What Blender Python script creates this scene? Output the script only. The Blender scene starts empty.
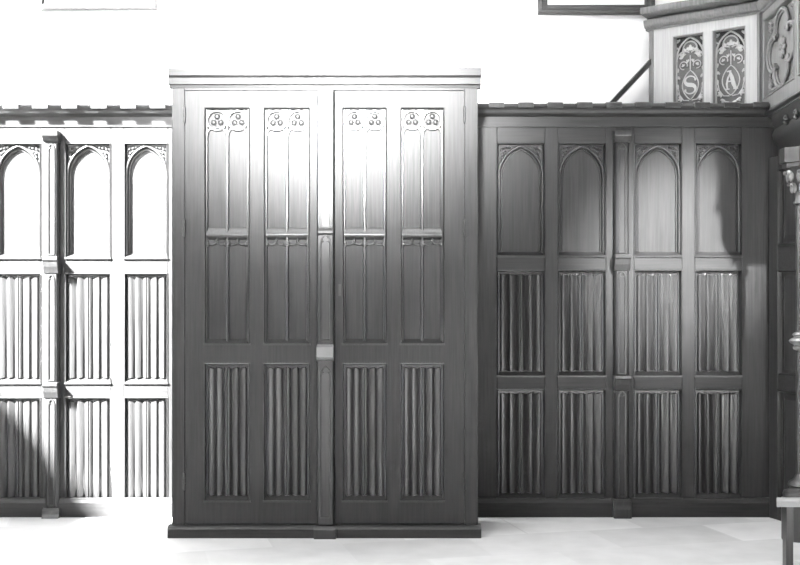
import bpy, math, random
from mathutils import Vector, Matrix
random.seed(4)
S = bpy.context.scene
C = S.collection
PI = math.pi

# ------------------------------------------------------------------ camera
F = 1134.0            # focal length in pixels of the 800 x 565 frame
CAMD, CAMZ, HOR = 6.0, 1.14, 300.0
cam = bpy.data.cameras.new('camera')
cam.sensor_width = 36.0
cam.lens = F / 800 * 36.0
cam.shift_y = (HOR - 282.5) / 800
co = bpy.data.objects.new('camera', cam)
co.location = (0, -CAMD, CAMZ)
co.rotation_euler = (PI / 2, 0, 0)
C.objects.link(co)
S.camera = co

# ------------------------------------------------------------------ light and exposure
S.view_settings.view_transform = 'Standard'
S.view_settings.look = 'None'
S.view_settings.gamma = 1
S.view_settings.use_curve_mapping = False
S.view_settings.exposure = 0.0

w = bpy.data.worlds.new('world')
S.world = w
w.use_nodes = True
w.node_tree.nodes['Background'].inputs[0].default_value = (1, 1, 1, 1)
w.node_tree.nodes['Background'].inputs[1].default_value = 0.09


def aim(o, target):
    d = Vector(target) - o.location
    o.rotation_euler = d.to_track_quat('-Z', 'Y').to_euler()


def light(name, typ, loc, target, energy, **kw):
    l = bpy.data.lights.new(name, typ)
    l.energy = energy
    for k, v in kw.items():
        setattr(l, k, v)
    o = bpy.data.objects.new(name, l)
    o.location = loc
    C.objects.link(o)
    aim(o, target)
    return o


# sun through the window in the left wall, raking down along the left panelling
SUN = Vector((0.6, 0.50, -0.65))
light('sun', 'SUN', (-6, -2, 8), Vector((-6, -2, 8)) + SUN, 300.0, angle=math.radians(6))
# broad overhead fill, added to stand for the general daylight of the church
light('nave_fill', 'AREA', (-0.5, -4.5, 7.0), (-0.2, -1.5, 0.6), 480.0, shape='RECTANGLE', size=4.0, size_y=3.0)
# added spots imitating the lens glow over the wall and the cupboard top
light('glow_spot', 'SPOT', (-0.7, -8.2, 3.6), (-0.40, -0.5, 2.56), 21000.0, spot_size=math.radians(19), spot_blend=1.0, shadow_soft_size=0.35)
light('glow_spot', 'SPOT', (-0.7, -8.2, 3.6), (-0.39, -0.5, 2.40), 26000.0, spot_size=math.radians(12.5), spot_blend=1.0, shadow_soft_size=0.35)
light('side_fill', 'AREA', (-2.55, -3.6, 2.9), (0.3, -0.4, 1.3), 75.0, shape='RECTANGLE', size=1.0, size_y=2.0)  # added fill from the left to model the carving; no opening there
light('right_window_beam', 'SPOT', (2.9, -6.2, 4.75), (1.45, 0, 1.34), 20000.0, spot_size=math.radians(9.6), spot_blend=1.0, shadow_soft_size=0.12)


# ------------------------------------------------------------------ materials
def nodes(name):
    m = bpy.data.materials.new(name)
    m.use_nodes = True
    nt = m.node_tree
    return m, nt, nt.nodes['Principled BSDF']


def wood(name, lo, hi, rough=0.45, spec=0.22, grain=(60, 60, 2.2)):
    m, nt, b = nodes(name)
    tc = nt.nodes.new('ShaderNodeTexCoord')
    mp = nt.nodes.new('ShaderNodeMapping')
    mp.inputs['Scale'].default_value = grain
    nt.links.new(tc.outputs['Object'], mp.inputs[0])
    n = nt.nodes.new('ShaderNodeTexNoise')
    n.inputs['Scale'].default_value = 1.6
    n.inputs['Detail'].default_value = 8
    n.inputs['Roughness'].default_value = 0.65
    nt.links.new(mp.outputs[0], n.inputs['Vector'])
    r = nt.nodes.new('ShaderNodeValToRGB')
    r.color_ramp.elements[0].position = 0.32
    r.color_ramp.elements[1].position = 0.70
    r.color_ramp.elements[0].color = (lo, lo, lo, 1)
    r.color_ramp.elements[1].color = (hi, hi, hi, 1)
    nt.links.new(n.outputs['Fac'], r.inputs[0])
    nt.links.new(r.outputs[0], b.inputs['Base Color'])
    b.inputs['Roughness'].default_value = rough
    b.inputs['Specular IOR Level'].default_value = spec
    bp = nt.nodes.new('ShaderNodeBump')
    bp.inputs['Strength'].default_value = 0.06
    bp.inputs['Distance'].default_value = 0.002
    nt.links.new(n.outputs['Fac'], bp.inputs['Height'])
    nt.links.new(bp.outputs[0], b.inputs['Normal'])
    return m


def plain(name, v, rough=0.6, metal=0.0, var=0.12, scale=9.0):
    m, nt, b = nodes(name)
    n = nt.nodes.new('ShaderNodeTexNoise')
    tc = nt.nodes.new('ShaderNodeTexCoord')
    nt.links.new(tc.outputs['Object'], n.inputs['Vector'])
    n.inputs['Scale'].default_value = scale
    n.inputs['Detail'].default_value = 5
    r = nt.nodes.new('ShaderNodeValToRGB')
    a, c = v * (1 - var), min(0.95, v * (1 + var))
    r.color_ramp.elements[0].position = 0.3
    r.color_ramp.elements[1].position = 0.7
    r.color_ramp.elements[0].color = (a, a, a, 1)
    r.color_ramp.elements[1].color = (c, c, c, 1)
    nt.links.new(n.outputs['Fac'], r.inputs[0])
    nt.links.new(r.outputs[0], b.inputs['Base Color'])
    b.inputs['Roughness'].default_value = rough
    b.inputs['Metallic'].default_value = metal
    return m


OAK = wood('dark_oak', 0.012, 0.030)
OAKH = wood('dark_oak_rail', 0.012, 0.030, grain=(2.2, 60, 60))
OAKC = wood('carved_oak', 0.014, 0.032, rough=0.28, spec=0.45)
PUL = wood('pulpit_oak', 0.24, 0.34, rough=0.5)
PULD = wood('pulpit_oak_brown', 0.065, 0.125, rough=0.45)
CARV = plain('gilt_carving', 0.34, 0.5)
GROUND = plain('painted_ground', 0.05, 0.7)
DARKG = plain('dark_ground', 0.010, 0.9)
IRON = plain('iron', 0.05, 0.4, metal=0.5)
BRIGHT = plain('worn_metal', 0.20, 0.35, metal=0.4)
PLASTER = plain('white_plaster', 0.88, 0.9, var=0.03, scale=3)
FRAMEM = wood('picture_frame_wood', 0.03, 0.06, grain=(2.2, 60, 60))
MOUNT = plain('picture_mount', 0.75, 0.8, var=0.05)
STONE = plain('pale_stone', 0.26, 0.7)


def floor_mat():
    m, nt, b = nodes('stone_paving')
    tc = nt.nodes.new('ShaderNodeTexCoord')
    mp = nt.nodes.new('ShaderNodeMapping')
    mp.inputs['Rotation'].default_value = (0, 0, math.radians(-14))
    mp.inputs['Location'].default_value = (0.13, 0.21, 0)
    nt.links.new(tc.outputs['Object'], mp.inputs[0])
    br = nt.nodes.new('ShaderNodeTexBrick')
    br.inputs['Scale'].default_value = 1.0
    br.inputs['Brick Width'].default_value = 0.62
    br.inputs['Row Height'].default_value = 0.40
    br.inputs['Mortar Size'].default_value = 0.006
    br.inputs['Color1'].default_value = (0.66, 0.66, 0.66, 1)
    br.inputs['Color2'].default_value = (0.50, 0.50, 0.50, 1)
    br.inputs['Mortar'].default_value = (0.55, 0.55, 0.55, 1)
    nt.links.new(mp.outputs[0], br.inputs['Vector'])
    n = nt.nodes.new('ShaderNodeTexNoise')
    n.inputs['Scale'].default_value = 7
    n.inputs['Detail'].default_value = 8
    nt.links.new(tc.outputs['Object'], n.inputs['Vector'])
    mr = nt.nodes.new('ShaderNodeMapRange')
    mr.inputs['To Min'].default_value = 0.82
    mr.inputs['To Max'].default_value = 1.15
    nt.links.new(n.outputs['Fac'], mr.inputs[0])
    mx = nt.nodes.new('ShaderNodeVectorMath')
    mx.operation = 'SCALE'
    nt.links.new(br.outputs['Color'], mx.inputs[0])
    nt.links.new(mr.outputs[0], mx.inputs['Scale'])
    nt.links.new(mx.outputs[0], b.inputs['Base Color'])
    b.inputs['Roughness'].default_value = 0.6
    return m


FLOORM = floor_mat()


# ------------------------------------------------------------------ mesh builder
class MB:
    def __init__(s, M=None):
        s.v, s.f, s.M = [], [], M

    def add(s, vs, fs):
        n = len(s.v)
        s.v += [tuple(p) for p in vs]
        s.f += [tuple(i + n for i in q) for q in fs]
        return s

    def box(s, x0, x1, y0, y1, z0, z1):
        return s.add([(x, y, z) for x in (x0, x1) for y in (y0, y1) for z in (z0, z1)],
                     [(0, 1, 3, 2), (4, 6, 7, 5), (0, 4, 5, 1), (2, 3, 7, 6), (0, 2, 6, 4), (1, 5, 7, 3)])

    def extrude_x(s, prof, x0, x1):          # prof: (y, z) polygon
        n = len(prof)
        vs = [(x0, y, z) for y, z in prof] + [(x1, y, z) for y, z in prof]
        fs = [(i, (i + 1) % n, (i + 1) % n + n, i + n) for i in range(n)]
        fs += [tuple(range(n))[::-1], tuple(range(n, 2 * n))]
        return s.add(vs, fs)

    def extrude_z(s, prof, z0, z1):          # prof: (x, y) polygon
        n = len(prof)
        vs = [(x, y, z0) for x, y in prof] + [(x, y, z1) for x, y in prof]
        fs = [(i, (i + 1) % n, (i + 1) % n + n, i + n) for i in range(n)]
        fs += [tuple(range(n))[::-1], tuple(range(n, 2 * n))]
        return s.add(vs, fs)

    def prism(s, poly, y0, y1):              # poly: (x, z)
        n = len(poly)
        vs = [(x, y0, z) for x, z in poly] + [(x, y1, z) for x, z in poly]
        fs = [(i, (i + 1) % n, (i + 1) % n + n, i + n) for i in range(n)]
        fs += [tuple(range(n))[::-1], tuple(range(n, 2 * n))]
        return s.add(vs, fs)

    def rings(s, x0, x1, z0, z1, prof, fill=False):     # prof: (inset, y) mitred loops
        vs, fs = [], []
        for ins, y in prof:
            vs += [(x0 + ins, y, z0 + ins), (x1 - ins, y, z0 + ins), (x1 - ins, y, z1 - ins), (x0 + ins, y, z1 - ins)]
        for k in range(len(prof) - 1):
            for i in range(4):
                j = (i + 1) % 4
                fs.append((k * 4 + i, k * 4 + j, k * 4 + 4 + j, k * 4 + 4 + i))
        if fill:
            k = (len(prof) - 1) * 4
            fs.append((k, k + 1, k + 2, k + 3))
        return s.add(vs, fs)

    def tube(s, path, r, n=6, closed=False, ry=None):    # bead along a path in the x-z plane (y may vary)
        ry = ry or r
        P = [Vector(p) for p in path]
        m = len(P)
        vs, fs = [], []
        for i, p in enumerate(P):
            if closed:
                t = P[(i + 1) % m] - P[i - 1]
            else:
                t = P[min(i + 1, m - 1)] - P[max(i - 1, 0)]
            t.normalize()
            side = Vector((0, 1, 0)).cross(t)
            if side.length < 1e-4:
                side = Vector((1, 0, 0))
            side.normalize()
            up = t.cross(side)
            for k in range(n):
                a = 2 * PI * k / n
                vs.append(p + side * (r * math.cos(a)) + up * (ry * math.sin(a)))
        for i in range(m if closed else m - 1):
            j = (i + 1) % m
            for k in range(n):
                l = (k + 1) % n
                fs.append((i * n + k, i * n + l, j * n + l, j * n + k))
        if not closed:
            fs += [tuple(range(n))[::-1], tuple(range((m - 1) * n, m * n))]
        return s.add(vs, fs)

    def stroke(s, pts, y0, y1):               # pts: (x, z, halfwidth): ribbon with thickness
        m = len(pts)
        L, R = [], []
        for i, (x, z, h) in enumerate(pts):
            a, b = pts[max(i - 1, 0)], pts[min(i + 1, m - 1)]
            t = Vector((b[0] - a[0], b[1] - a[1])).normalized()
            L.append((x - t.y * h, z + t.x * h))
            R.append((x + t.y * h, z - t.x * h))
        for i in range(m - 1):
            s.prism([L[i], L[i + 1], R[i + 1], R[i]], y0, y1)
        return s

    def blob(s, c, r, rot=0.0, nu=8, nv=5):   # ellipsoid, rot about y
        vs, fs = [], []
        cr, sr = math.cos(rot), math.sin(rot)
        for j in range(nv + 1):
            th = PI * j / nv
            for i in range(nu):
                ph = 2 * PI * i / nu
                x, y, z = r[0] * math.sin(th) * math.cos(ph), r[1] * math.sin(th) * math.sin(ph), r[2] * math.cos(th)
                vs.append((c[0] + x * cr + z * sr, c[1] + y, c[2] - x * sr + z * cr))
        for j in range(nv):
            for i in range(nu):
                k = (i + 1) % nu
                fs.append((j * nu + i, j * nu + k, (j + 1) * nu + k, (j + 1) * nu + i))
        return s.add(vs, fs)

    def lathe(s, cx, cy, prof, n=24):         # prof: (r, z)
        vs, fs = [], []
        for r, z in prof:
            vs += [(cx + r * math.cos(2 * PI * i / n), cy + r * math.sin(2 * PI * i / n), z) for i in range(n)]
        for j in range(len(prof) - 1):
            for i in range(n):
                k = (i + 1) % n
                fs.append((j * n + i, j * n + k, (j + 1) * n + k, (j + 1) * n + i))
        fs += [tuple(range(n))[::-1], tuple(range((len(prof) - 1) * n, len(prof) * n))]
        return s.add(vs, fs)

    def build(s, name, mat, parent=None, smooth=False, bevel=0.0):
        org = Vector((0, 0, 0))
        r = parent
        while r is not None:
            org += r.location
            r = r.parent
        vs = [Vector(p) for p in s.v]
        if s.M:
            vs = [s.M @ p for p in vs]
        me = bpy.data.meshes.new(name)
        me.from_pydata([p - org for p in vs], [], s.f)
        me.validate()
        import bmesh
        bm = bmesh.new()
        bm.from_mesh(me)
        bmesh.ops.remove_doubles(bm, verts=bm.verts, dist=1e-6)
        bmesh.ops.recalc_face_normals(bm, faces=bm.faces)
        bm.to_mesh(me)
        bm.free()
        if smooth:
            me.polygons.foreach_set('use_smooth', [True] * len(me.polygons))
            try:
                me.set_sharp_from_angle(angle=math.radians(50))
            except Exception:
                pass
        me.materials.append(mat)
        o = bpy.data.objects.new(name, me)
        C.objects.link(o)
        if parent:
            o.parent = parent
        if bevel:
            b = o.modifiers.new('bevel', 'BEVEL')
            b.width = bevel
            b.segments = 2
            b.limit_method = 'ANGLE'
            b.angle_limit = math.radians(40)
        return o


def thing(name, label, cat, loc=(0, 0, 0), group=None):
    o = bpy.data.objects.new(name, None)
    o.location = loc
    C.objects.link(o)
    o['label'] = label
    o['category'] = cat
    if group:
        o['group'] = group
    return o


def struct(o):
    o['kind'] = 'structure'
    return o


# a measured point of the frame to metres on a plane at distance d from the lens
def X(px, d):
    return (px - 400.0) / F * d


def Z(py, d):
    return CAMZ + (HOR - py) / F * d


# ------------------------------------------------------------------ the setting
WALLY = 0.60
m = MB()
m.add([(-2.75, -9, 0), (4.2, -9, 0), (4.2, WALLY + .1, 0), (-2.75, WALLY + .1, 0),
       (-2.75, -9, -.15), (4.2, -9, -.15), (4.2, WALLY + .1, -.15), (-2.75, WALLY + .1, -.15)],
      [(0, 1, 2, 3), (7, 6, 5, 4), (0, 4, 5, 1), (1, 5, 6, 2), (2, 6, 7, 3), (3, 7, 4, 0)])
struct(m.build('floor', FLOORM))
struct(MB().box(-3.05, 4.2, WALLY, WALLY + .25, 0, 9.0).build('wall_back', PLASTER))
m = MB()
WX0, WX1 = -3.0, -2.72
WY0, WY1, WZ0, WZ1 = -1.62, 0.30, 1.29, 6.2
m.box(WX0, WX1, -9, WY0, 0, 9)
m.box(WX0, WX1, WY1, WALLY, 0, 9)
m.box(WX0, WX1, WY0, WY1, 0, WZ0)
m.box(WX0, WX1, WY0, WY1, WZ1, 9)
struct(m.build('wall_left', PLASTER))


# ------------------------------------------------------------------ carving helpers
def arch_pts(xm, a, zs, h, n=9):
    """pointed arch outline from the left springing over the apex to the right one"""
    R = (h * h + a * a) / (2 * a)
    cx = xm - a + R
    amax = math.atan2(h, R - a)
    left = []
    for i in range(n + 1):
        t = amax * i / n
        left.append((cx - R * math.cos(t), zs + R * math.sin(t)))
    right = [(2 * xm - x, z) for x, z in left[::-1][1:]]
    return left, right


def fold_profile(n=78):
    out = []
    for i in range(n + 1):
        u = i / n
        q = min(u, 1 - u)
        if q < 0.40:
            t = (q % 0.20) / 0.20
            if t < 0.22:
                h = 0.12 + 0.88 * math.sin(t / 0.22 * PI / 2)
            else:
                h = 0.12 + 0.88 * max(0.0, math.cos((t - 0.22) / 0.78 * PI / 2)) ** 1.1
        else:
            t = (q - 0.40) / 0.10
            h = 0.15 + 0.85 * math.sin(min(1.0, t * 1.0) * PI / 2) ** 0.8
            if q > 0.485:
                h -= 0.55 * (q - 0.485) / 0.015
        out.append((u, h))
    return out


FOLD = fold_profile()


def linenfold(x0, x1, z0, z1, y, relief, parent, mat, M=None):
    """carved linenfold: a board with vertical folds whose ends are cut in scallops"""
    m = MB(M)
    ins = 0.006
    vs, fs = [], []
    wdt = x1 - x0 - 2 * ins
    cols = []
    for u, h in FOLD:
        e = 0.012 + 0.012 * (1 - h)
        x = x0 + ins + u * wdt
        hh = y - relief * h
        cols.append([(x, y, z0), (x, y, z0 + e), (x, hh, z0 + e + 0.004), (x, hh, z1 - e - 0.004), (x, y, z1 - e), (x, y, z1)])
    k = len(cols[0])
    for c in cols:
        vs += c
    for i in range(len(cols) - 1):
        for j in range(k - 1):
            fs.append((i * k + j, (i + 1) * k + j, (i + 1) * k + j + 1, i * k + j + 1))
    m.add(vs, fs)
    m.box(x0, x0 + ins, y, y + .012, z0, z1).box(x1 - ins, x1, y, y + .012, z0, z1)
    m.box(x0, x1, y + .002, y + .012, z0, z1)
    return m.build('linenfold_panel', mat, parent, smooth=True)


def moulding(x0, x1, z0, z1, yf, yb, parent, wd=0.012, name='panel_moulding', mat=None):
    """mitred moulding round a sunk panel, with a sloping sill"""
    m = MB()
    m.rings(x0, x1, z0, z1, [(0, yf + .001), (0, yf - .003), (wd * .35, yf - .005), (wd * .6, yf - .001), (wd * .7, yf + .004), (wd, yb + .001)])
    m.extrude_x([(yb, z0), (yf - .003, z0), (yf - .001, z0 + .006), (yb, z0 + .022)], x0 + .004, x1 - .004)
    m.box(x0 - .002, x1 + .002, yf - .009, yf, z0 - .006, z0 + .002)
    return m.build(name, mat or OAKC, parent)


def leaf_cluster(m, cx, cz, sx, y, r):
    """a little carved spray; sx = +1 / -1 mirrors it"""
    for dx, dz, a, l in ((0, 0, 0.8, 1.0), (1.1, .35, 1.4, .8), (.25, -1.2, .1, .85), (2.0, .55, 1.6, .65), (.1, -2.2, .1, .7), (.9, -.75, .75, .7)):
        m.blob((cx + sx * dx * r, y, cz + dz * r - .3 * r), (r * .36, r * .45, r * .68 * l), rot=sx * a, nu=6, nv=4)


def arched_panel(x0, x1, z0, z1, yf, parent):
    """sunk board under a pointed arch with carved spandrels"""
    yb = yf + .026
    xm, a = (x0 + x1) / 2, (x1 - x0) / 2
    board = MB().box(x0, x1, yb, yb + .012, z0, z1).build('arched_panel', OAK, parent)
    moulding(x0, x1, z0, z1, yf, yb, board, wd=.010)
    ai = a - .012
    ztop = z1 - .014
    h = ai * 1.36
    zs = ztop - h
    left, right = arch_pts(xm, ai, zs, h)
    sp = MB()
    yS = yb - .012
    for side in (left, [(2 * xm - x, z) for x, z in left]):
        xc = side[0][0]
        for i in range(len(side) - 1):
            (xa, za), (xb, zb) = side[i], side[i + 1]
            sp.prism([(xa, za), (xb, zb), (xb, z1 - .004), (xa, z1 - .004)], yS, yb)
    so = sp.build('spandrel', OAK, board)
    r = a * .155
    for sx, xc in ((1, x0), (-1, x1)):
        lc = MB()
        leaf_cluster(lc, xc + sx * (.018 + r * .4), z1 - .016 - r * .6, sx, yS - .001, r)
        lc.build('leaf_carving', OAKC, board, smooth=True)
    path = [(left[0][0], yS - .003, z0 + .020)] + [(x, yS - .003, z) for x, z in left + right] + [(right[-1][0], yS - .003, z0 + .020)]
    b = MB().tube(path, .0075, n=8)
    path2 = []
    l2, r2 = arch_pts(xm, ai - .013, zs, (ai - .013) * 1.36)
    path2 = [(l2[0][0], yb - .003, z0 + .020)] + [(x, yb - .003, z) for x, z in l2 + r2] + [(r2[-1][0], yb - .003, z0 + .020)]
    b.tube(path2, .005, n=6)
    b.build('arch_moulding', OAKC, board, smooth=True)
    return board


def folded_panel(x0, x1, z0, z1, yf, parent, relief=.014):
    yb = yf + .022
    p = linenfold(x0 + .010, x1 - .010, z0 + .008, z1 - .008, yb, relief, parent, OAKC)
    moulding(x0, x1, z0, z1, yf, yb, p, wd=.010)
    return p


def trefoil_head(m, xm, a, zt, z0, y, r=.0035):
    """narrow sunk light with a cusped head, as a bead outline"""
    zs = zt - a * 1.6
    l, rr = arch_pts(xm, a, zs, a * 1.6, 5)
    path = [(xm - a, y, z0), (xm - a, y, zs)] + [(x, y, z) for x, z in l + rr] + [(xm + a, y, zs), (xm + a, y, z0)]
    m.tube(path, r, n=6)
    m.tube([(xm - a, y, z0), (xm + a, y, z0)], r, n=6)
    for s in (-1, 1):
        m.tube([(xm + s * a, y, zs + .002), (xm + s * a * .35, y, zs + a * .25), (xm + s * a * .75, y, zs + a * .75)], r * .8, n=5)
    return m


def bracket(x0, x1, yf, proj, zt, zb, parent, mat=OAKC, name='bracket'):
    """moulded block that breaks a pilaster: square cap, hollow, tapering foot"""
    prof = [(0, zt), (-proj, zt), (-proj, zt - (zt - zb) * .22), (-proj * .90, zt - (zt - zb) * .30), (-proj * .80, zt - (zt - zb) * .6), (-proj * .57, zb), (0, zb)]
    m = MB()
    m.extrude_x([(yf + y, z) for y, z in prof], x0, x1)
    return m.build(name, mat, parent, bevel=.003)


def pilaster(px0, px1, D, yf, rows, zbase, ztop, parent):
    """rows: list of (zt, zb) of the sunk lights; bracket blocks between them"""
    x0, x1 = px0, px1
    yp = yf - .034
    xm = (x0 + x1) / 2
    a = (x1 - x0) / 2
    p = MB()
    # half-octagon shaft
    p.extrude_z([(x0, yf), (x0, yf - .018), (x0 + .010, yp), (x1 - .010, yp), (x1, yf - .018), (x1, yf)], zbase, ztop)
    pil = p.build('pilaster', OAK, parent)
    t = MB()
    for zt, zb in rows:
        trefoil_head(t, xm, a - .020, zt - .010, zb + .015, yp - .001, r=.005)
    t.build('light_moulding', OAKC, pil, smooth=True)
    # cap
    c = MB()
    c.extrude_x([(yf, ztop + .045), (yf - .066, ztop + .045), (yf - .066, ztop + .018), (yf - .050, ztop), (yf - .036, ztop - .012), (yf, ztop - .012)], x0 - .006, x1 + .006)
    c.build('cap', OAKC, pil, bevel=.003)
    for k in range(len(rows) - 1):
        zb, zt = rows[k][1], rows[k + 1][0]
        bracket(x0 - .004, x1 + .004, yf, .066, zb + .006, zt - .004, pil)
    zl = rows[-1][1]
    b = MB()
    b.extrude_x([(yf, 0.0), (yf - .062, 0.0), (yf - .062, zl - .050), (yf - .050, zl - .030), (yf - .046, zl - .012), (yf - .036, zl), (yf, zl)], x0 - .008, x1 + .008)
    b.build('pilaster_foot', OAKC, pil, bevel=.003)
    return pil


# ------------------------------------------------------------------ wall panelling (two lengths)
D0 = 5.97
YF = -0.03
ROWS_R = [(143, 256), (270, 376), (389, 498)]
ROWS_L = [(143, 258), (273, 383), (397, 507)]


def panelling(root, xl, xr, panels, pils, rows, ledge_px, zc):
    zr = [(Z(a, D0), Z(b, D0)) for a, b in rows]          # (top, bottom)
    ztop = Z(127, D0)
    edges = [xl]
    # stiles between neighbouring panels
    ps = [(X(a, D0), X(b, D0)) for a, b in panels]
    pl = [(X(a, D0), X(b, D0)) for a, b in pils]
    bounds = sorted(ps)
    gaps = [(xl, bounds[0][0])] + [(bounds[i][1], bounds[i + 1][0]) for i in range(len(bounds) - 1)] + [(bounds[-1][1], xr)]
    for a, b in gaps:
        if b - a > .003:
            MB().box(a, b, YF, .03, .10, ztop).build('stile', OAK, root, bevel=.0025)
    for a, b in bounds:
        zs = [ztop, zr[0][0], zr[0][1], zr[1][0], zr[1][1], zr[2][0], zr[2][1], .10]
        for k in range(0, 8, 2):
            MB().box(a, b, YF, .03, zs[k + 1], zs[k]).build('rail', OAKH, root, bevel=.0025)
        arched_panel(a, b, zr[0][1], zr[0][0], YF, root)
        folded_panel(a, b, zr[1][1], zr[1][0], YF, root)
        folded_panel(a, b, zr[2][1], zr[2][0], YF, root)
    for a, b in pl:
        pilaster(a, b, D0, YF, [(zr[0][0], zr[0][1]), (zr[1][0], zr[1][1]), (zr[2][0], zr[2][1])], 0.0, zr[0][0] + .012, root)
    # plinth
    MB().extrude_x([(.03, 0), (YF - .022, 0), (YF - .022, .075), (YF - .016, .088), (YF - .004, .10), (.03, .10)], xl, xr).build('plinth', OAKH, root)
    # cornice: frieze, roll, hollow, ledge
    c = MB()
    c.extrude_x([(.06, ztop), (YF - .006, ztop), (YF - .008, ztop + .052), (YF - .022, ztop + .060), (YF - .034, ztop + .066), (YF - .036, ztop + .073), (YF - .038, ztop + .078),
                 (YF - .040, ztop + .086), (YF - .052, ztop + .094), (YF - .058, ztop + .102), (YF - .060, zc), (.06, zc)], xl, xr)
    cor = c.build('cornice', OAKH, root, smooth=True)
    n = int((xr - xl) / (29.1 / F * D0))
    for k in range(n + 1):
        x = X(ledge_px, D0) + k * 29.1 / F * D0
        if x < xl or x + .075 > xr + .01:
            continue
        b = MB()
        b.extrude_x([(YF - .060, zc - .024), (YF - .069, zc - .022), (YF - .064, zc + .004), (YF - .056, zc + .008), (.0, zc + .009), (.0, zc - .004), (YF - .060, zc - .004)], x, min(x + .080, xr))
        b.build('billet', OAKC, cor, bevel=.001)
    return cor


ZC = Z(103, D0 - .07)
rp = thing('wall_panelling', 'dark carved oak panelling between the tall cupboard and the pulpit', 'wall panelling', (X(620, D0), 0, 0))
XE = 2.02
panelling(rp, X(462, D0), XE, [(497, 545), (558, 606), (634, 682), (695, 742)], [(613.5, 628)], ROWS_R, 488, ZC)
lp = thing('wall_panelling', 'sunlit carved oak panelling to the left of the tall cupboard', 'wall panelling', (X(60, D0), 0, 0))
panelling(lp, X(-30, D0), X(190, D0), [(-5, 41), (65, 111), (124, 168)], [(46.5, 60)], ROWS_L, -22, Z(104, D0 - .07))

# ------------------------------------------------------------------ the cupboard
CY = -0.55
DC = CAMD + CY                # distance of the door faces
cup = thing('cupboard', 'tall double-door oak cupboard with carved tracery standing out from the panelling', 'cupboard', (X(325, DC), CY + .26, 0))
zct = Z(88, DC)
# carcass: sides, back, top
xl, xr = X(172, DC), X(478, DC)
m = MB()
m.box(xl + .010, xl + .034, CY + .036, YF - .07, .06, zct)
m.box(xr - .034, xr - .010, CY + .036, YF - .07, .06, zct)
m.box(xl + .034, xr - .034, YF - .095, YF - .07, .06, zct)
m.box(xl + .010, xr - .010, CY + .036, YF - .07, zct, zct + .02)
m.box(xl + .034, xr - .034, CY + .04, YF - .095, .06, .09)
m.build('carcass', OAK, cup)
for a, b in ((172, 185), (464.5, 478)):
    MB().box(X(a, DC), X(b, DC), CY - .004, CY + .036, .06, zct).build('stile', OAK, cup, bevel=.003)
MB().extrude_x([(CY + .036, 0), (CY - .026, 0), (CY - .026, .042), (CY - .018, .052), (CY - .004, .060), (CY + .036, .060)], X(168.5, DC), X(481, DC)).build('plinth', OAKH, cup, bevel=.001)
m = MB()
m.extrude_x([(CY + .04, zct), (CY - .004, zct), (CY - .006, zct + .012), (CY - .016, zct + .016), (CY - .017, zct + .046), (CY - .024, zct + .050), (CY - .030, zct + .056), (CY - .031, zct + .092), (CY + .04, zct + .092)], X(169, DC), X(481, DC))
m.box(X(170, DC), X(480, DC), CY + .04, YF - .07, zct + .02, zct + .07)
m.build('cornice', OAKH, cup)

ZU1, ZU0 = Z(107, DC), Z(344, DC)      # tracery panels
ZL1, ZL0 = Z(363, DC), Z(501, DC)      # linenfold panels
ZD1, ZD0 = Z(91, DC), .066             # door leaf


def tracery_panel(x0, x1, z0, z1, yf, parent, lights=2):
    """sunk panel of tall lights: mullions, ringed heads and a cusped transom"""
    yb = yf + .024
    board = MB().box(x0, x1, yb, yb + .012, z0, z1).build('tracery_panel', OAK, parent)
    moulding(x0, x1, z0, z1, yf, yb, board, wd=.012)
    t = MB()
    y = yb - .009
    wl = (x1 - x0 - .020) / lights
    zt = z1 - .012
    zT = Z(229, DC)
    for k in range(lights + 1):          # jamb and mullion beads
        x = x0 + .010 + k * wl
        t.extrude_z([(x - .008, yb), (x - .004, y - .006), (x + .004, y - .006), (x + .008, yb)], z0 + .012, zt)
    for k in range(lights):
        xm = x0 + .010 + (k + .5) * wl
        a = wl / 2 - .004
        # ring in the head, with an arch below it
        zc = zt - a - .004
        t.tube([(xm + a * math.cos(q), y, zc + a * math.sin(q)) for q in [2 * PI * i / 18 for i in range(18)]], .0065, n=6, closed=True)
        for q in (PI / 2, PI / 2 + 2.09, PI / 2 - 2.09):
            t.blob((xm + a * .42 * math.cos(q), y + .004, zc + a * .42 * math.sin(q)), (a * .30, .007, a * .30))
        l, r = arch_pts(xm, a, zc - a * 1.5, a * .75, 5)
        t.tube([(x, y, z) for x, z in l + r], .0055, n=6)
        # spandrel filling outside ring
        for s in (-1, 1):
            t.prism([(xm + s * (a + .003), zt), (xm + s * a * .45, zt), (xm + s * (a + .003), zt - a * .55)], y + .002, yb)
        # transom: sloping weathered band, cusped arch hanging below
        t.extrude_x([(yb, zT + .008), (y - .012, zT - .022), (y - .012, zT - .034), (y - .002, zT - .044), (yb, zT - .050)], xm - wl / 2, xm + wl / 2)
        zb = zT - .050
        n = 10
        for s in (-1, 1):
            arc = [(xm + s * (a - a * .5 + a * .5 * math.cos(q)), y, zb - .004 - a * .45 * math.sin(q)) for q in [PI * i / n for i in range(n + 1)]]
            t.tube(arc, .005, n=6)
            t.blob((xm + s * a * .92, y - .002, zb - a * .52), (.008, .009, .010), nu=6, nv=4)
        t.blob((xm, y - .002, zb - .006), (.007, .008, .012), nu=6, nv=4)
    # sloping sills of the lights
    for k in range(lights):
        xa = x0 + .010 + k * wl
        t.extrude_x([(yb, z0 + .024), (y - .006, z0 + .010), (yb, z0 + .010)], xa + .006, xa + wl - .006)
    t.build('tracery', OAKC, board, smooth=True)
    return board


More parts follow.
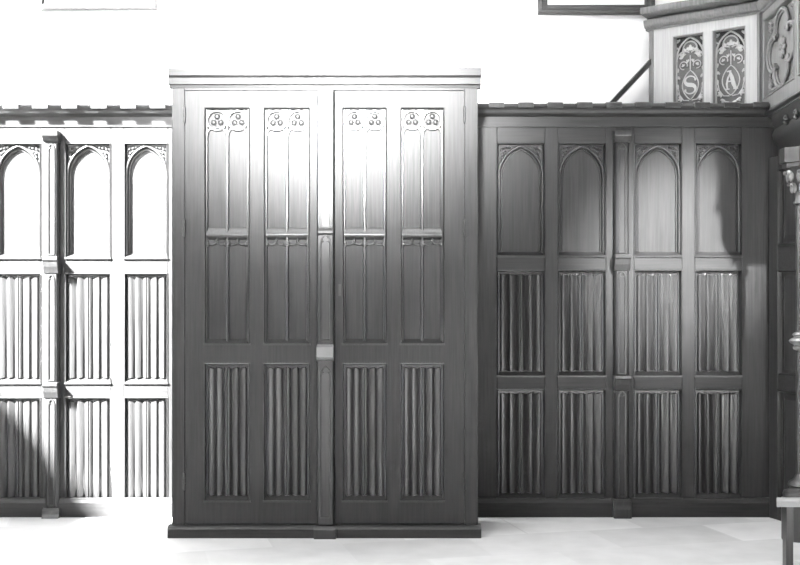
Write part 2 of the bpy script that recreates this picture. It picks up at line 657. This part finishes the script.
def hinge(px, py, d, parent, h=.075):
    m = MB()
    x, z = X(px, d), Z(py, d)
    m.lathe(x, CY - .008, [(.0, z - h / 2 - .006), (.004, z - h / 2 - .004), (.0065, z - h / 2), (.0065, z - h / 6), (.0055, z - h / 6), (.0065, z - h / 6 + .001), (.0065, z + h / 6), (.0055, z + h / 6), (.0065, z + h / 6 + .001), (.0065, z + h / 2), (.004, z + h / 2 + .004), (0, z + h / 2 + .006)], n=10)
    m.build('hinge', IRON, parent, smooth=True)


def door_leaf(pa, pb, panels, parent):
    root = MB()
    x0, x1 = X(pa, DC) + .0006, X(pb, DC) - .0006
    ps = [(X(a, DC), X(b, DC)) for a, b in panels]
    g = [x0] + [v for p in ps for v in p] + [x1]
    for k in range(0, len(g), 2):
        root.box(g[k], g[k + 1], CY, CY + .034, ZD0, ZD1)
    for a, b in ps:
        root.box(a, b, CY, CY + .034, ZU1, ZD1)
        root.box(a, b, CY, CY + .034, ZL1, ZU0)
        root.box(a, b, CY, CY + .034, ZD0, ZL0)
    d = root.build('door', OAK, parent)
    for a, b in ps:
        tracery_panel(a, b, ZU0, ZU1, CY, d)
        folded_panel(a, b, ZL0, ZL1, CY, d)
    return d


dl = door_leaf(185, 334.6, [(204, 250), (263.5, 310)], cup)
dr = door_leaf(335, 464.5, [(342, 387), (400, 444.5)], cup)
MB().box(X(185, DC), X(464.5, DC), CY - .004, CY + .036, ZD1 + .002, zct).build('rail', OAKH, cup, bevel=.002)
for py in (115, 228, 481):
    hinge(184.6, py, DC, dl)
    hinge(464.6, py, DC, dr)
# cover strip on the left leaf over the meeting of the doors
sx0, sx1 = X(317, DC), X(334.5, DC)
sm = (sx0 + sx1) / 2
st = MB()
st.extrude_z([(sx0, CY), (sx0, CY - .016), (sx0 + .008, CY - .028), (sx1 - .008, CY - .028), (sx1, CY - .016), (sx1, CY)], ZD0, ZD1 - .004)
zT = Z(229, DC)
a = (sx1 - sx0) / 2 - .018
trefoil_head(st, sm, a, Z(106, DC), zT + .004, CY - .029, r=.0045)
trefoil_head(st, sm, a, zT - .030, Z(340, DC), CY - .029, r=.0045)
trefoil_head(st, sm, a, Z(366, DC), Z(516, DC), CY - .029, r=.004)
st.extrude_x([(CY - .028, zT + .006), (CY - .040, zT - .012), (CY - .040, zT - .022), (CY - .028, zT - .032)], sx0 + .006, sx1 - .006)
st.build('cover_strip', OAKC, dl)
bk = MB().extrude_x([(CY - .029, Z(344, DC)), (CY - .062, Z(347, DC)), (CY - .072, Z(356, DC)), (CY - .060, Z(359, DC)), (CY - .029, Z(361, DC))], sx0 + .001, sx1 - .001).build('lock_block', BRIGHT, dl, bevel=.002)
MB().extrude_x([(CY - .026, 0.0), (CY - .050, 0.0), (CY - .050, .046), (CY - .036, .060), (CY - .026, .060)], X(314.5, DC), X(336.5, DC)).build('plinth_block', OAKC, cup, bevel=.002)
# little keyhole plate on right leaf
MB().box(X(338.5, DC), X(341, DC), CY - .003, CY, Z(296, DC), Z(284, DC)).build('keyhole_plate', IRON, dr)

# ------------------------------------------------------------------ the pulpit, upper right
ex, ey = Vector((0.7956, -0.6058, 0)), Vector((0.6058, 0.7956, 0))
C0 = Vector((1.937, 0.06, 0))
LEN = .625
L0 = C0 - ex * LEN
ML = Matrix(((ex.x, ey.x, 0, L0.x), (ex.y, ey.y, 0, L0.y), (0, 0, 1, 0), (0, 0, 0, 1)))
fx, fy = Vector((-.060, -.998, 0)), Vector((.998, -.060, 0))
MR = Matrix(((fx.x, fy.x, 0, C0.x), (fx.y, fy.y, 0, C0.y), (0, 0, 1, 0), (0, 0, 0, 1)))


def U(px, py):
    """measured point of the frame on the left parapet: (u, z)"""
    k = (px - 400) / F
    # L0.x + u ex.x = k (6 + L0.y + u ex.y)
    u = (k * (CAMD + L0.y) - L0.x) / (ex.x - k * ex.y)
    d = CAMD + L0.y + u * ex.y
    return u, Z(py, d)


pul = thing('pulpit', 'tall panelled pulpit rising behind and beside the panelling, with lettered tracery panels', 'pulpit', (C0.x + .25, C0.y, 0))
ZB, ZT = 1.75, 2.672
pS = (U(672.5, 36)[0], U(703.5, 32)[0])
pA = (U(712, 30)[0], U(745.5, 26)[0])
zpt = U(688, 34)[1]
zpb = U(688, 120)[1]
par = MB(ML)
g = [0, pS[0], pS[1], pA[0], pA[1], LEN]
for k in range(0, 6, 2):
    par.box(g[k], g[k + 1], 0, .045, ZB, ZT)
for a_, b_ in (pS, pA):
    par.box(a_, b_, 0, .045, zpt, ZT)
    par.box(a_, b_, 0, .045, ZB, zpb)
par = par.build('parapet', PUL, pul)


def lombard_S(m, cx, cz, h, y0, y1):
    P = []
    n = 26
    w_ = h * .30
    for i in range(n + 1):
        t = i / n
        # two bowls
        if t < .5:
            q = PI * .10 + t / .5 * (PI * 1.35)
            x, z = cx + w_ * math.cos(q), cz + h * .24 + h * .24 * math.sin(q)
        else:
            q = PI * .45 - (t - .5) / .5 * (PI * 1.35)
            x, z = cx + w_ * math.cos(q), cz - h * .24 + h * .24 * math.sin(q)
        hw = h * (.035 + .075 * math.exp(-((t - .5) / .17) ** 2))
        P.append((x, z, hw))
    m.stroke(P, y0, y1)
    m.blob((P[0][0], y0 + .003, P[0][1] - h * .03), (h * .07, .005, h * .09))
    m.blob((P[-1][0], y0 + .003, P[-1][1] + h * .03), (h * .07, .005, h * .09))


def lombard_A(m, cx, cz, h, y0, y1):
    s = h / 2
    m.stroke([(cx - s * .10, cz + s * .95, .09 * s), (cx + s * .10, cz + s * .35, .20 * s), (cx + s * .30, cz - s * .4, .22 * s), (cx + s * .52, cz - s * .95, .16 * s)], y0, y1)
    m.stroke([(cx + s * .02, cz + s * .88, .06 * s), (cx - s * .32, cz + s * .25, .09 * s), (cx - s * .45, cz - s * .4, .10 * s), (cx - s * .38, cz - s * .95, .07 * s)], y0, y1)
    m.stroke([(cx - s * .42, cz - s * .12, .07 * s), (cx + s * .25, cz - s * .12, .07 * s)], y0, y1)
    m.stroke([(cx - s * .62, cz - s * .95, .06 * s), (cx - s * .15, cz - s * .95, .06 * s)], y0, y1)
    m.stroke([(cx + s * .28, cz - s * .95, .06 * s), (cx + s * .78, cz - s * .95, .06 * s)], y0, y1)
    m.stroke([(cx - s * .45, cz + s * .95, .06 * s), (cx + s * .05, cz + s * .98, .08 * s)], y0, y1)


def leaf3(m, x, z, r, ang, y):
    """three-lobed leaf"""
    for da, l in ((0, 1.15), (.95, .85), (-.95, .85)):
        q = ang + da
        m.blob((x + math.sin(q) * r * .55, y, z + math.cos(q) * r * .55), (r * .36, .004, r * .58 * l), rot=q, nu=8, nv=5)


def lancet(u0, u1, letter):
    um, a = (u0 + u1) / 2, (u1 - u0) / 2
    y = .040
    bd = MB(ML).box(u0, u1, y, y + .012, zpb, zpt).build('lettered_panel', GROUND, par)
    # splayed reveal
    f = MB(ML)
    f.rings(u0, u1, zpb, zpt, [(0, .001), (.003, -.004), (.005, -.002), (.007, .006), (.008, y)])
    f.build('panel_frame', PUL, bd)
    ai = a - .012
    hs = ai * 1.45
    ztop = zpt - .012
    zs = ztop - hs
    # dark spandrels
    sp = MB(ML)
    l, r = arch_pts(um, ai, zs, hs, 8)
    for side in (l, [(2 * um - x, z) for x, z in l]):
        for i in range(len(side) - 1):
            (xa, za), (xb, zb) = side[i], side[i + 1]
            sp.prism([(xa, za), (xb, zb), (xb, zpt - .006), (xa, zpt - .006)], y - .006, y)
    for i in range(len(l) - 1):
        (xa, za), (xb, zb) = l[i], l[i + 1]
        sp.prism([(xa, zs - .006), (2 * um - xa, zs - .006), (2 * um - xb, zb), (xb, zb)], y - .002, y)
    sp.build('spandrel', DARKG, bd)
    fo = MB(ML)
    n_ = 20
    fo.prism([(um + ai * .50 * math.cos(2 * PI * i / n_), zs + hs * .44 + ai * .50 * math.sin(2 * PI * i / n_)) for i in range(n_)], y - .0045, y)
    for s_ in (-1, 1):
        fo.prism([(um + s_ * ai * .40 + ai * .56 * math.cos(2 * PI * i / n_), zs - ai * .10 + ai * .56 * math.sin(2 * PI * i / n_)) for i in range(n_)], y - .0045 + .0003 * s_, y)
    fo.build('trefoil_ground', GROUND, bd)
    t = MB(ML)
    yt = y - .008
    t.tube([(l[0][0], yt, zpb + .01)] + [(x, yt, z) for x, z in l + r] + [(r[-1][0], yt, zpb + .01)], .0055, n=8)
    # trefoil cusping
    R1 = ai * .52
    zc1 = zs + hs * .44
    top = [(um + R1 * math.cos(q), yt, zc1 + R1 * math.sin(q)) for q in [(-50 + i * 280 / 16) * PI / 180 for i in range(17)]]
    t.tube(top, .0045, n=6)
    R2 = ai * .58
    for s in (-1, 1):
        arc = [(um + s * (ai * .40 + R2 * math.cos(q)), yt, zs - R2 * .15 + R2 * math.sin(q)) for q in [(-10 + i * 135 / 10) * PI / 180 for i in range(11)]]
        t.tube(arc, .0045, n=6)
    # leaves in the spandrels
    for s in (-1, 1):
        leaf3(t, um + s * ai * .82, zpt - .030, .016, s * .8, y - .008)
        leaf3(t, um + s * ai * .94, zpt - .062, .010, s * 2.6, y - .008)
    t.build('tracery', PUL, bd, smooth=True)
    # vine
    v = MB(ML)
    v2 = MB(ML)
    yv = y - .006
    zm = U(688, 84)[1]
    hm = .165
    v.tube([(um, yv, zc1 - R1 * .9), (um, yv, zm + hm * .52)], .0035, n=6)
    leaf3(v, um, zc1 - R1 * .2, .026, 0, yv)
    for s in (-1, 1):
        leaf3(v, um + s * ai * .50, zm + hm * .98, .026, s * .9, yv)
        leaf3(v, um + s * ai * .42, zm + hm * 1.16, .016, s * .2, yv)
        c_ = [(um + s * (ai * .50 + ai * .28 * math.cos(q)), yv, zm + hm * .68 + ai * .28 * math.sin(q)) for q in [(200 - i * 300 / 14) * PI / 180 for i in range(15)]]
        v.tube(c_, .0032, n=6)
        leaf3(v, um + s * ai * .50, zm + hm * .66, .013, s * .5, yv)
        leaf3(v, um + s * ai * .80, zm + hm * .30, .014, s * 2.2, yv)
        leaf3(v2, um + s * ai * .86, zm - hm * .02, .017, s * 1.6, yv)
        leaf3(v, um + s * ai * .86, zm + hm * .52, .015, s * 1.3, yv)
        leaf3(v, um + s * ai * .14, zm + hm * .80, .014, s * .9, yv)
        leaf3(v2, um + s * ai * .90, zm - hm * .24, .014, s * 1.9, yv)
        leaf3(v2, um + s * ai * .22, zm - hm * .70, .016, s * 2.8, yv)
        leaf3(v2, um + s * ai * .66, zm - hm * .42, .021, s * 2.0, yv)
        leaf3(v2, um + s * ai * .50, zm - hm * .62, .018, s * 2.6, yv)
        v2.tube([(um + s * ai * .1, yv, zm - hm * .52), (um + s * ai * .5, yv, zm - hm * .50), (um + s * ai * .8, yv, zm - hm * .30), (um + s * ai * .88, yv, zm - hm * .1)], .003, n=6)
    v.build('vine_carving', CARV, bd, smooth=True)
    v2.build('leaf_spray', CARV, bd, smooth=True)
    # almond medallion with the letter
    md = MB(ML)
    n = 12
    hw = ai * .60
    al = []
    for i in range(n):
        t_ = i / n
        al.append((um + hw * math.sin(PI * t_) ** .8, zm - hm / 2 + hm * t_))
    for i in range(n):
        t_ = i / n
        al.append((um - hw * math.sin(PI * t_) ** .8, zm + hm / 2 - hm * t_))
    md.prism(al, y - .004, y)
    mo = md.build('medallion', GROUND, bd)
    rim = MB(ML)
    rim.tube([(x, y - .005, z) for x, z in al], .0035, n=6, closed=True)
    rim.build('medallion_rim', CARV, bd, smooth=True)
    lt = MB(ML)
    (lombard_S if letter == 'S' else lombard_A)(lt, um, zm, .102, y - .009, y - .003)
    lt.build('letter', CARV, bd)


lancet(pS[0], pS[1], 'S')
lancet(pA[0], pA[1], 'A')
# corner posts
MB(ML).box(-.028, 0, -.004, .055, 0, ZT).build('post', PULD, pul, bevel=.003)
p = MB(ML)
p.extrude_z([(LEN - .030, -.001), (LEN - .026, -.012), (LEN - .012, -.014), (LEN - .004, -.004), (LEN - .004, .045), (LEN - .030, .045)], ZB, ZT)
p.lathe(LEN + .004, .010, [(.012, ZB), (.012, ZT)], n=12)
p.build('corner_moulding', PULD, pul)
# cornice over the left parapet
prof = [(.06, ZT), (-.006, ZT), (-.010, ZT + .010), (-.022, ZT + .012), (-.030, ZT + .022), (-.036, ZT + .040), (-.036, ZT + .054), (.012, ZT + .060), (.012, ZT + .074), (-.070, ZT + .080), (-.076, ZT + .086), (-.076, ZT + .118), (.06, ZT + .128)]
c = MB(ML).extrude_x(prof, -.045, LEN + .03)
c.build('cornice', PULD, pul, smooth=True)
# right-hand parapet: drum body, quatrefoil panel, cornice, string course
RL = 1.05
rz0, rz1 = 2.205, 2.632
q0, q1 = .035, .60
r_ = MB(MR)
for a_, b_ in ((0, q0), (q1, .66), (1.02, RL)):
    r_.box(a_, b_, 0, .05, 2.10, ZT)
for a_, b_ in ((q0, q1), (.66, 1.02)):
    r_.box(a_, b_, 0, .05, 2.10, rz0).box(a_, b_, 0, .05, rz1, ZT)
rpar = r_.build('parapet', PULD, pul)


def quatrefoil(u0, u1, z0, z1):
    um, zm = (u0 + u1) / 2, (z0 + z1) / 2
    y = .026
    bd = MB(MR).box(u0, u1, y, y + .015, z0, z1).build('quatrefoil_panel', PULD, rpar)
    MB(MR).rings(u0, u1, z0, z1, [(0, .001), (.004, -.006), (.010, -.003), (.012, .010), (.016, y)]).build('panel_frame', PULD, bd)
    t = MB(MR)
    sx, sz = (u1 - u0) / 2 - .016, (z1 - z0) / 2 - .016
    for k in range(4):
        q = k * PI / 2
        cx, cz = um + math.cos(q) * sx * .52, zm + math.sin(q) * sz * .52
        arc = [(cx + sx * .47 * math.cos(q + e), y - .012, cz + sz * .47 * math.sin(q + e)) for e in [(-118 + i * 236 / 18) * PI / 180 for i in range(19)]]
        t.tube(arc, .010, n=8)
        arc = [(cx + sx * .40 * math.cos(q + e), y - .006, cz + sz * .40 * math.sin(q + e)) for e in [(-112 + i * 224 / 18) * PI / 180 for i in range(19)]]
        t.tube(arc, .006, n=6)
    t.build('tracery', PULD, bd, smooth=True)
    for a1 in (-1, 1):
        for a2 in (-1, 1):
            lf = MB(MR)
            cx, cz = um + a1 * sx * .82, zm + a2 * sz * .82
            for i in range(7):
                q = i * 2 * PI / 7 + .3
                lf.blob((cx + math.cos(q) * .022, y - .006, cz + math.sin(q) * .022), (.010, .010, .017), rot=PI / 2 - q, nu=7, nv=5)
            lf.blob((cx, y - .010, cz), (.010, .012, .010))
            for i in range(3):
                lf.blob((cx - a1 * (.045 + .02 * i), y - .004, cz + a2 * .018), (.010, .008, .013), rot=.6 * i, nu=7, nv=5)
                lf.blob((cx + a1 * .016, y - .004, cz - a2 * (.045 + .024 * i)), (.012, .008, .010), rot=.6 * i, nu=7, nv=5)
            lf.build('leaf_carving', PULD, bd, smooth=True)
    lf = MB(MR)
    for i in range(8):
        q = i * PI / 4
        lf.blob((um + math.cos(q) * .035, y - .008, zm + math.sin(q) * .035), (.014, .012, .026), rot=PI / 2 - q, nu=7, nv=5)
    lf.blob((um, y - .014, zm), (.018, .016, .018))
    lf.build('carved_boss', PULD, bd, smooth=True)


quatrefoil(q0, q1, rz0, rz1)
quatrefoil(.66, 1.02, rz0, rz1)
MB(MR).extrude_x([(y, z) for y, z in prof], -.02, RL).build('cornice', PULD, pul, smooth=True)
# string course under it and the dark moulded corbel below
MB(MR).extrude_x([(.06, 2.108), (-.008, 2.108), (-.016, 2.112), (-.018, 2.118), (-.014, 2.126), (-.006, 2.131), (.05, 2.136)], .12, RL).build('string_course', OAKC, pul, smooth=True)
MB(MR).extrude_x([(.30, 1.86), (.055, 1.86), (.040, 1.90), (.040, 1.94), (.020, 1.96), (.010, 2.00), (.024, 2.03), (.010, 2.06), (.006, 2.098), (.30, 2.098)], .15, RL).build('corbel', OAK, pul, smooth=True)
MB().box(C0.x + .06, 2.75, -.95, .56, 2.0, 2.11).build('deck', OAK, pul)
# carved paterae along the corbel
for i in range(2):
    pt = MB(MR)
    u = .42 + .17 * i
    for k in range(5):
        q = k * 2 * PI / 5
        pt.blob((u + math.cos(q) * .016, .008, 2.035 + math.sin(q) * .016), (.010, .014, .013), rot=PI / 2 - q, nu=6, nv=4)
    pt.build('carved_flower', OAKC, pul, smooth=True)
# colonnette carrying the front corner
KX, KY = 1.905, -.60
DK = CAMD + KY
col = MB()
zb, zcp = Z(480, DK), Z(203, DK)
col.lathe(KX, KY, [(.019, zb), (.019, zcp)], n=16)
col = col.build('colonnette', OAKC, pul, smooth=True)
MB().lathe(KX, KY, [(.020, zcp - .012), (.030, zcp - .004), (.030, zcp + .006), (.022, zcp + .014), (.024, zcp + .05), (.034, zcp + .10), (.058, zcp + .150), (.066, zcp + .165)], n=24).build('capital', OAKC, col, smooth=True)
cl = MB()
for ring, (rr, zz, n, sz) in enumerate(((.036, zcp + .070, 7, .020), (.052, zcp + .125, 8, .024))):
    for k in range(n):
        q = 2 * PI * (k + .5 * ring) / n
        cl.blob((KX + rr * math.cos(q), KY + rr * math.sin(q), zz), (sz * .62, sz * .62, sz * 1.15), nu=8, nv=6)
        cl.blob((KX + (rr + .014) * math.cos(q), KY + (rr + .014) * math.sin(q), zz + sz * .8), (sz * .5, sz * .5, sz * .42), nu=8, nv=5)
cl.build('capital_leaves', PULD, col, smooth=True)
zk = zcp + .165
ab = MB()
ab.extrude_z([(KX + .082 * math.cos(PI / 8 + k * PI / 4), KY + .082 * math.sin(PI / 8 + k * PI / 4)) for k in range(8)], zk, zk + .022)
ab.extrude_z([(KX + .094 * math.cos(PI / 8 + k * PI / 4), KY + .094 * math.sin(PI / 8 + k * PI / 4)) for k in range(8)], zk + .022, 1.862)
ab.build('abacus', OAKC, col, bevel=.003)
za = Z(341, DK)
MB().lathe(KX, KY, [(.018, za - .045), (.030, za - .040), (.034, za - .030), (.026, za - .020), (.044, za - .010), (.052, za), (.044, za + .010), (.026, za + .018), (.036, za + .030), (.030, za + .038), (.018, za + .044)], n=20).build('shaft_ring', BRIGHT, col, smooth=True)
MB().lathe(KX, KY, [(.085, 0), (.085, Z(498, DK)), (.076, Z(497, DK)), (.080, Z(494, DK)), (.076, Z(491, DK)), (.050, Z(489, DK)), (.046, Z(487, DK)), (.056, Z(485, DK)), (.054, Z(482, DK)), (.032, Z(479, DK)), (.019, Z(474, DK))], n=20).build('base', OAKC, col, smooth=True)

# ------------------------------------------------------------------ side panelling under the pulpit
sx_, sy_ = Vector((.287, -.958, 0)), Vector((.958, .287, 0))
A0 = Vector((1.934, -.058, 0))
MS = Matrix(((sx_.x, sy_.x, 0, A0.x), (sx_.y, sy_.y, 0, A0.y), (0, 0, 1, 0), (0, 0, 0, 1)))
sp = thing('side_panelling', 'narrow return of plain dark panelling under the pulpit, behind the slim column', 'wall panelling', tuple(A0))
ztop = Z(158, 5.95)
zr = [(Z(170, 5.9), Z(246, 5.9)), (Z(270, 5.9), Z(375, 5.9)), (Z(389, 5.9), Z(500, 5.9))]
for a_, b_ in ((0, .075), (.34, .42), (.70, .78)):
    MB(MS).box(a_, b_, 0, .04, 0, ztop).build('stile', OAKC, sp, bevel=.003)
for a_, b_ in ((.075, .34), (.42, .70)):
    zs = [ztop, zr[0][0], zr[0][1], zr[1][0], zr[1][1], zr[2][0], zr[2][1], 0]
    for k in range(0, 8, 2):
        MB(MS).box(a_, b_, 0, .04, zs[k + 1], zs[k]).build('rail', OAKH, sp, bevel=.003)
    for zt, zb in zr:
        pn = MB(MS)
        pn.rings(a_, b_, zb, zt, [(0, .001), (0, -.004), (.005, -.006), (.010, .002), (.014, .016), (.030, .016), (.050, .008)], fill=True)
        pn.box(a_, b_, .026, .036, zb, zt)
        pn.build('panel', OAK, sp)

# ------------------------------------------------------------------ stair handrail behind the panelling
dh = CAMD + L0.y + .02
yh = L0.y + .02
a1 = Vector((X(656, dh), yh, Z(56, dh)))
a0 = Vector((X(600, dh), yh, Z(116, dh)))
dv = (a1 - a0).normalized()
low = a0 - dv * .95
nrm = Vector((0, 1, 0)).cross(dv)
hr = thing('stair_handrail', 'dark sloping handrail climbing to the pulpit against the white wall', 'handrail', (low.x, yh, 0))
m = MB()
vs = []
e1 = a1 - dv * .012
for pnt in (low, e1):
    for wv, dp in ((-.012, -.016), (.012, -.016), (.016, .0), (.012, .018), (-.012, .018), (-.016, 0)):
        vs.append(pnt + nrm * wv + Vector((0, dp, 0)))
m.add(vs, [(i, (i + 1) % 6, (i + 1) % 6 + 6, i + 6) for i in range(6)] + [(5, 4, 3, 2, 1, 0), (6, 7, 8, 9, 10, 11)])
m.build('rail', OAKC, hr)
MB().box(low.x - .03, low.x + .03, yh - .025, yh + .025, 0, low.z + .03).build('newel_post', OAK, hr, bevel=.004)
for t in (.35, .7, 1.05):
    q = low + dv * t
    MB().box(q.x - .012, q.x + .012, yh - .010, yh + .010, 0, q.z - .01).build('baluster', OAK, hr)


# ------------------------------------------------------------------ framed pictures high on the wall
def picture(pa, pb, pyb, label):
    d = CAMD + WALLY - .03
    x0, x1, z0 = X(pa, d), X(pb, d), Z(pyb, d)
    z1 = z0 + .62
    yw = WALLY - .001
    t = thing('framed_picture', label, 'picture', ((x0 + x1) / 2, yw, z0), 'framed pictures on the white wall')
    fr = MB()
    fr.rings(x0, x1, z0, z1, [(0, yw), (0, yw - .030), (.008, yw - .040), (.022, yw - .040), (.030, yw - .028), (.042, yw - .026), (.048, yw - .030), (.054, yw - .026), (.058, yw - .012)])
    fr.build('frame', FRAMEM, t)
    MB().box(x0 + .05, x1 - .05, yw - .012, yw - .002, z0 + .05, z1 - .05).build('picture', MOUNT, t)


picture(38, 156, 9, 'framed picture high on the wall above the left panelling, only its lower edge in view')
picture(538, 655, 14, 'dark framed picture high on the wall beside the pulpit, only its lower edge in view')

# ------------------------------------------------------------------ low bench at the right edge
db = 4.72
yb_ = db - CAMD
bz = Z(501, db)
bn = thing('kneeling_rail', 'low pale ledge on a dark post at the lower right edge', 'rail', (1.85, yb_ + .05, 0))
xa_ = X(776.5, db)
MB().extrude_z([(xa_, yb_), (2.25, yb_), (2.25, yb_ + .09), (xa_ + .03, yb_ + .09)], bz - .026, bz).build('top', STONE, bn, bevel=.003)
for x in (X(788, db), 2.17):
    MB().box(x, x + .030, yb_ + .02, yb_ + .07, 0, bz - .026).build('post', OAKC, bn, bevel=.003)
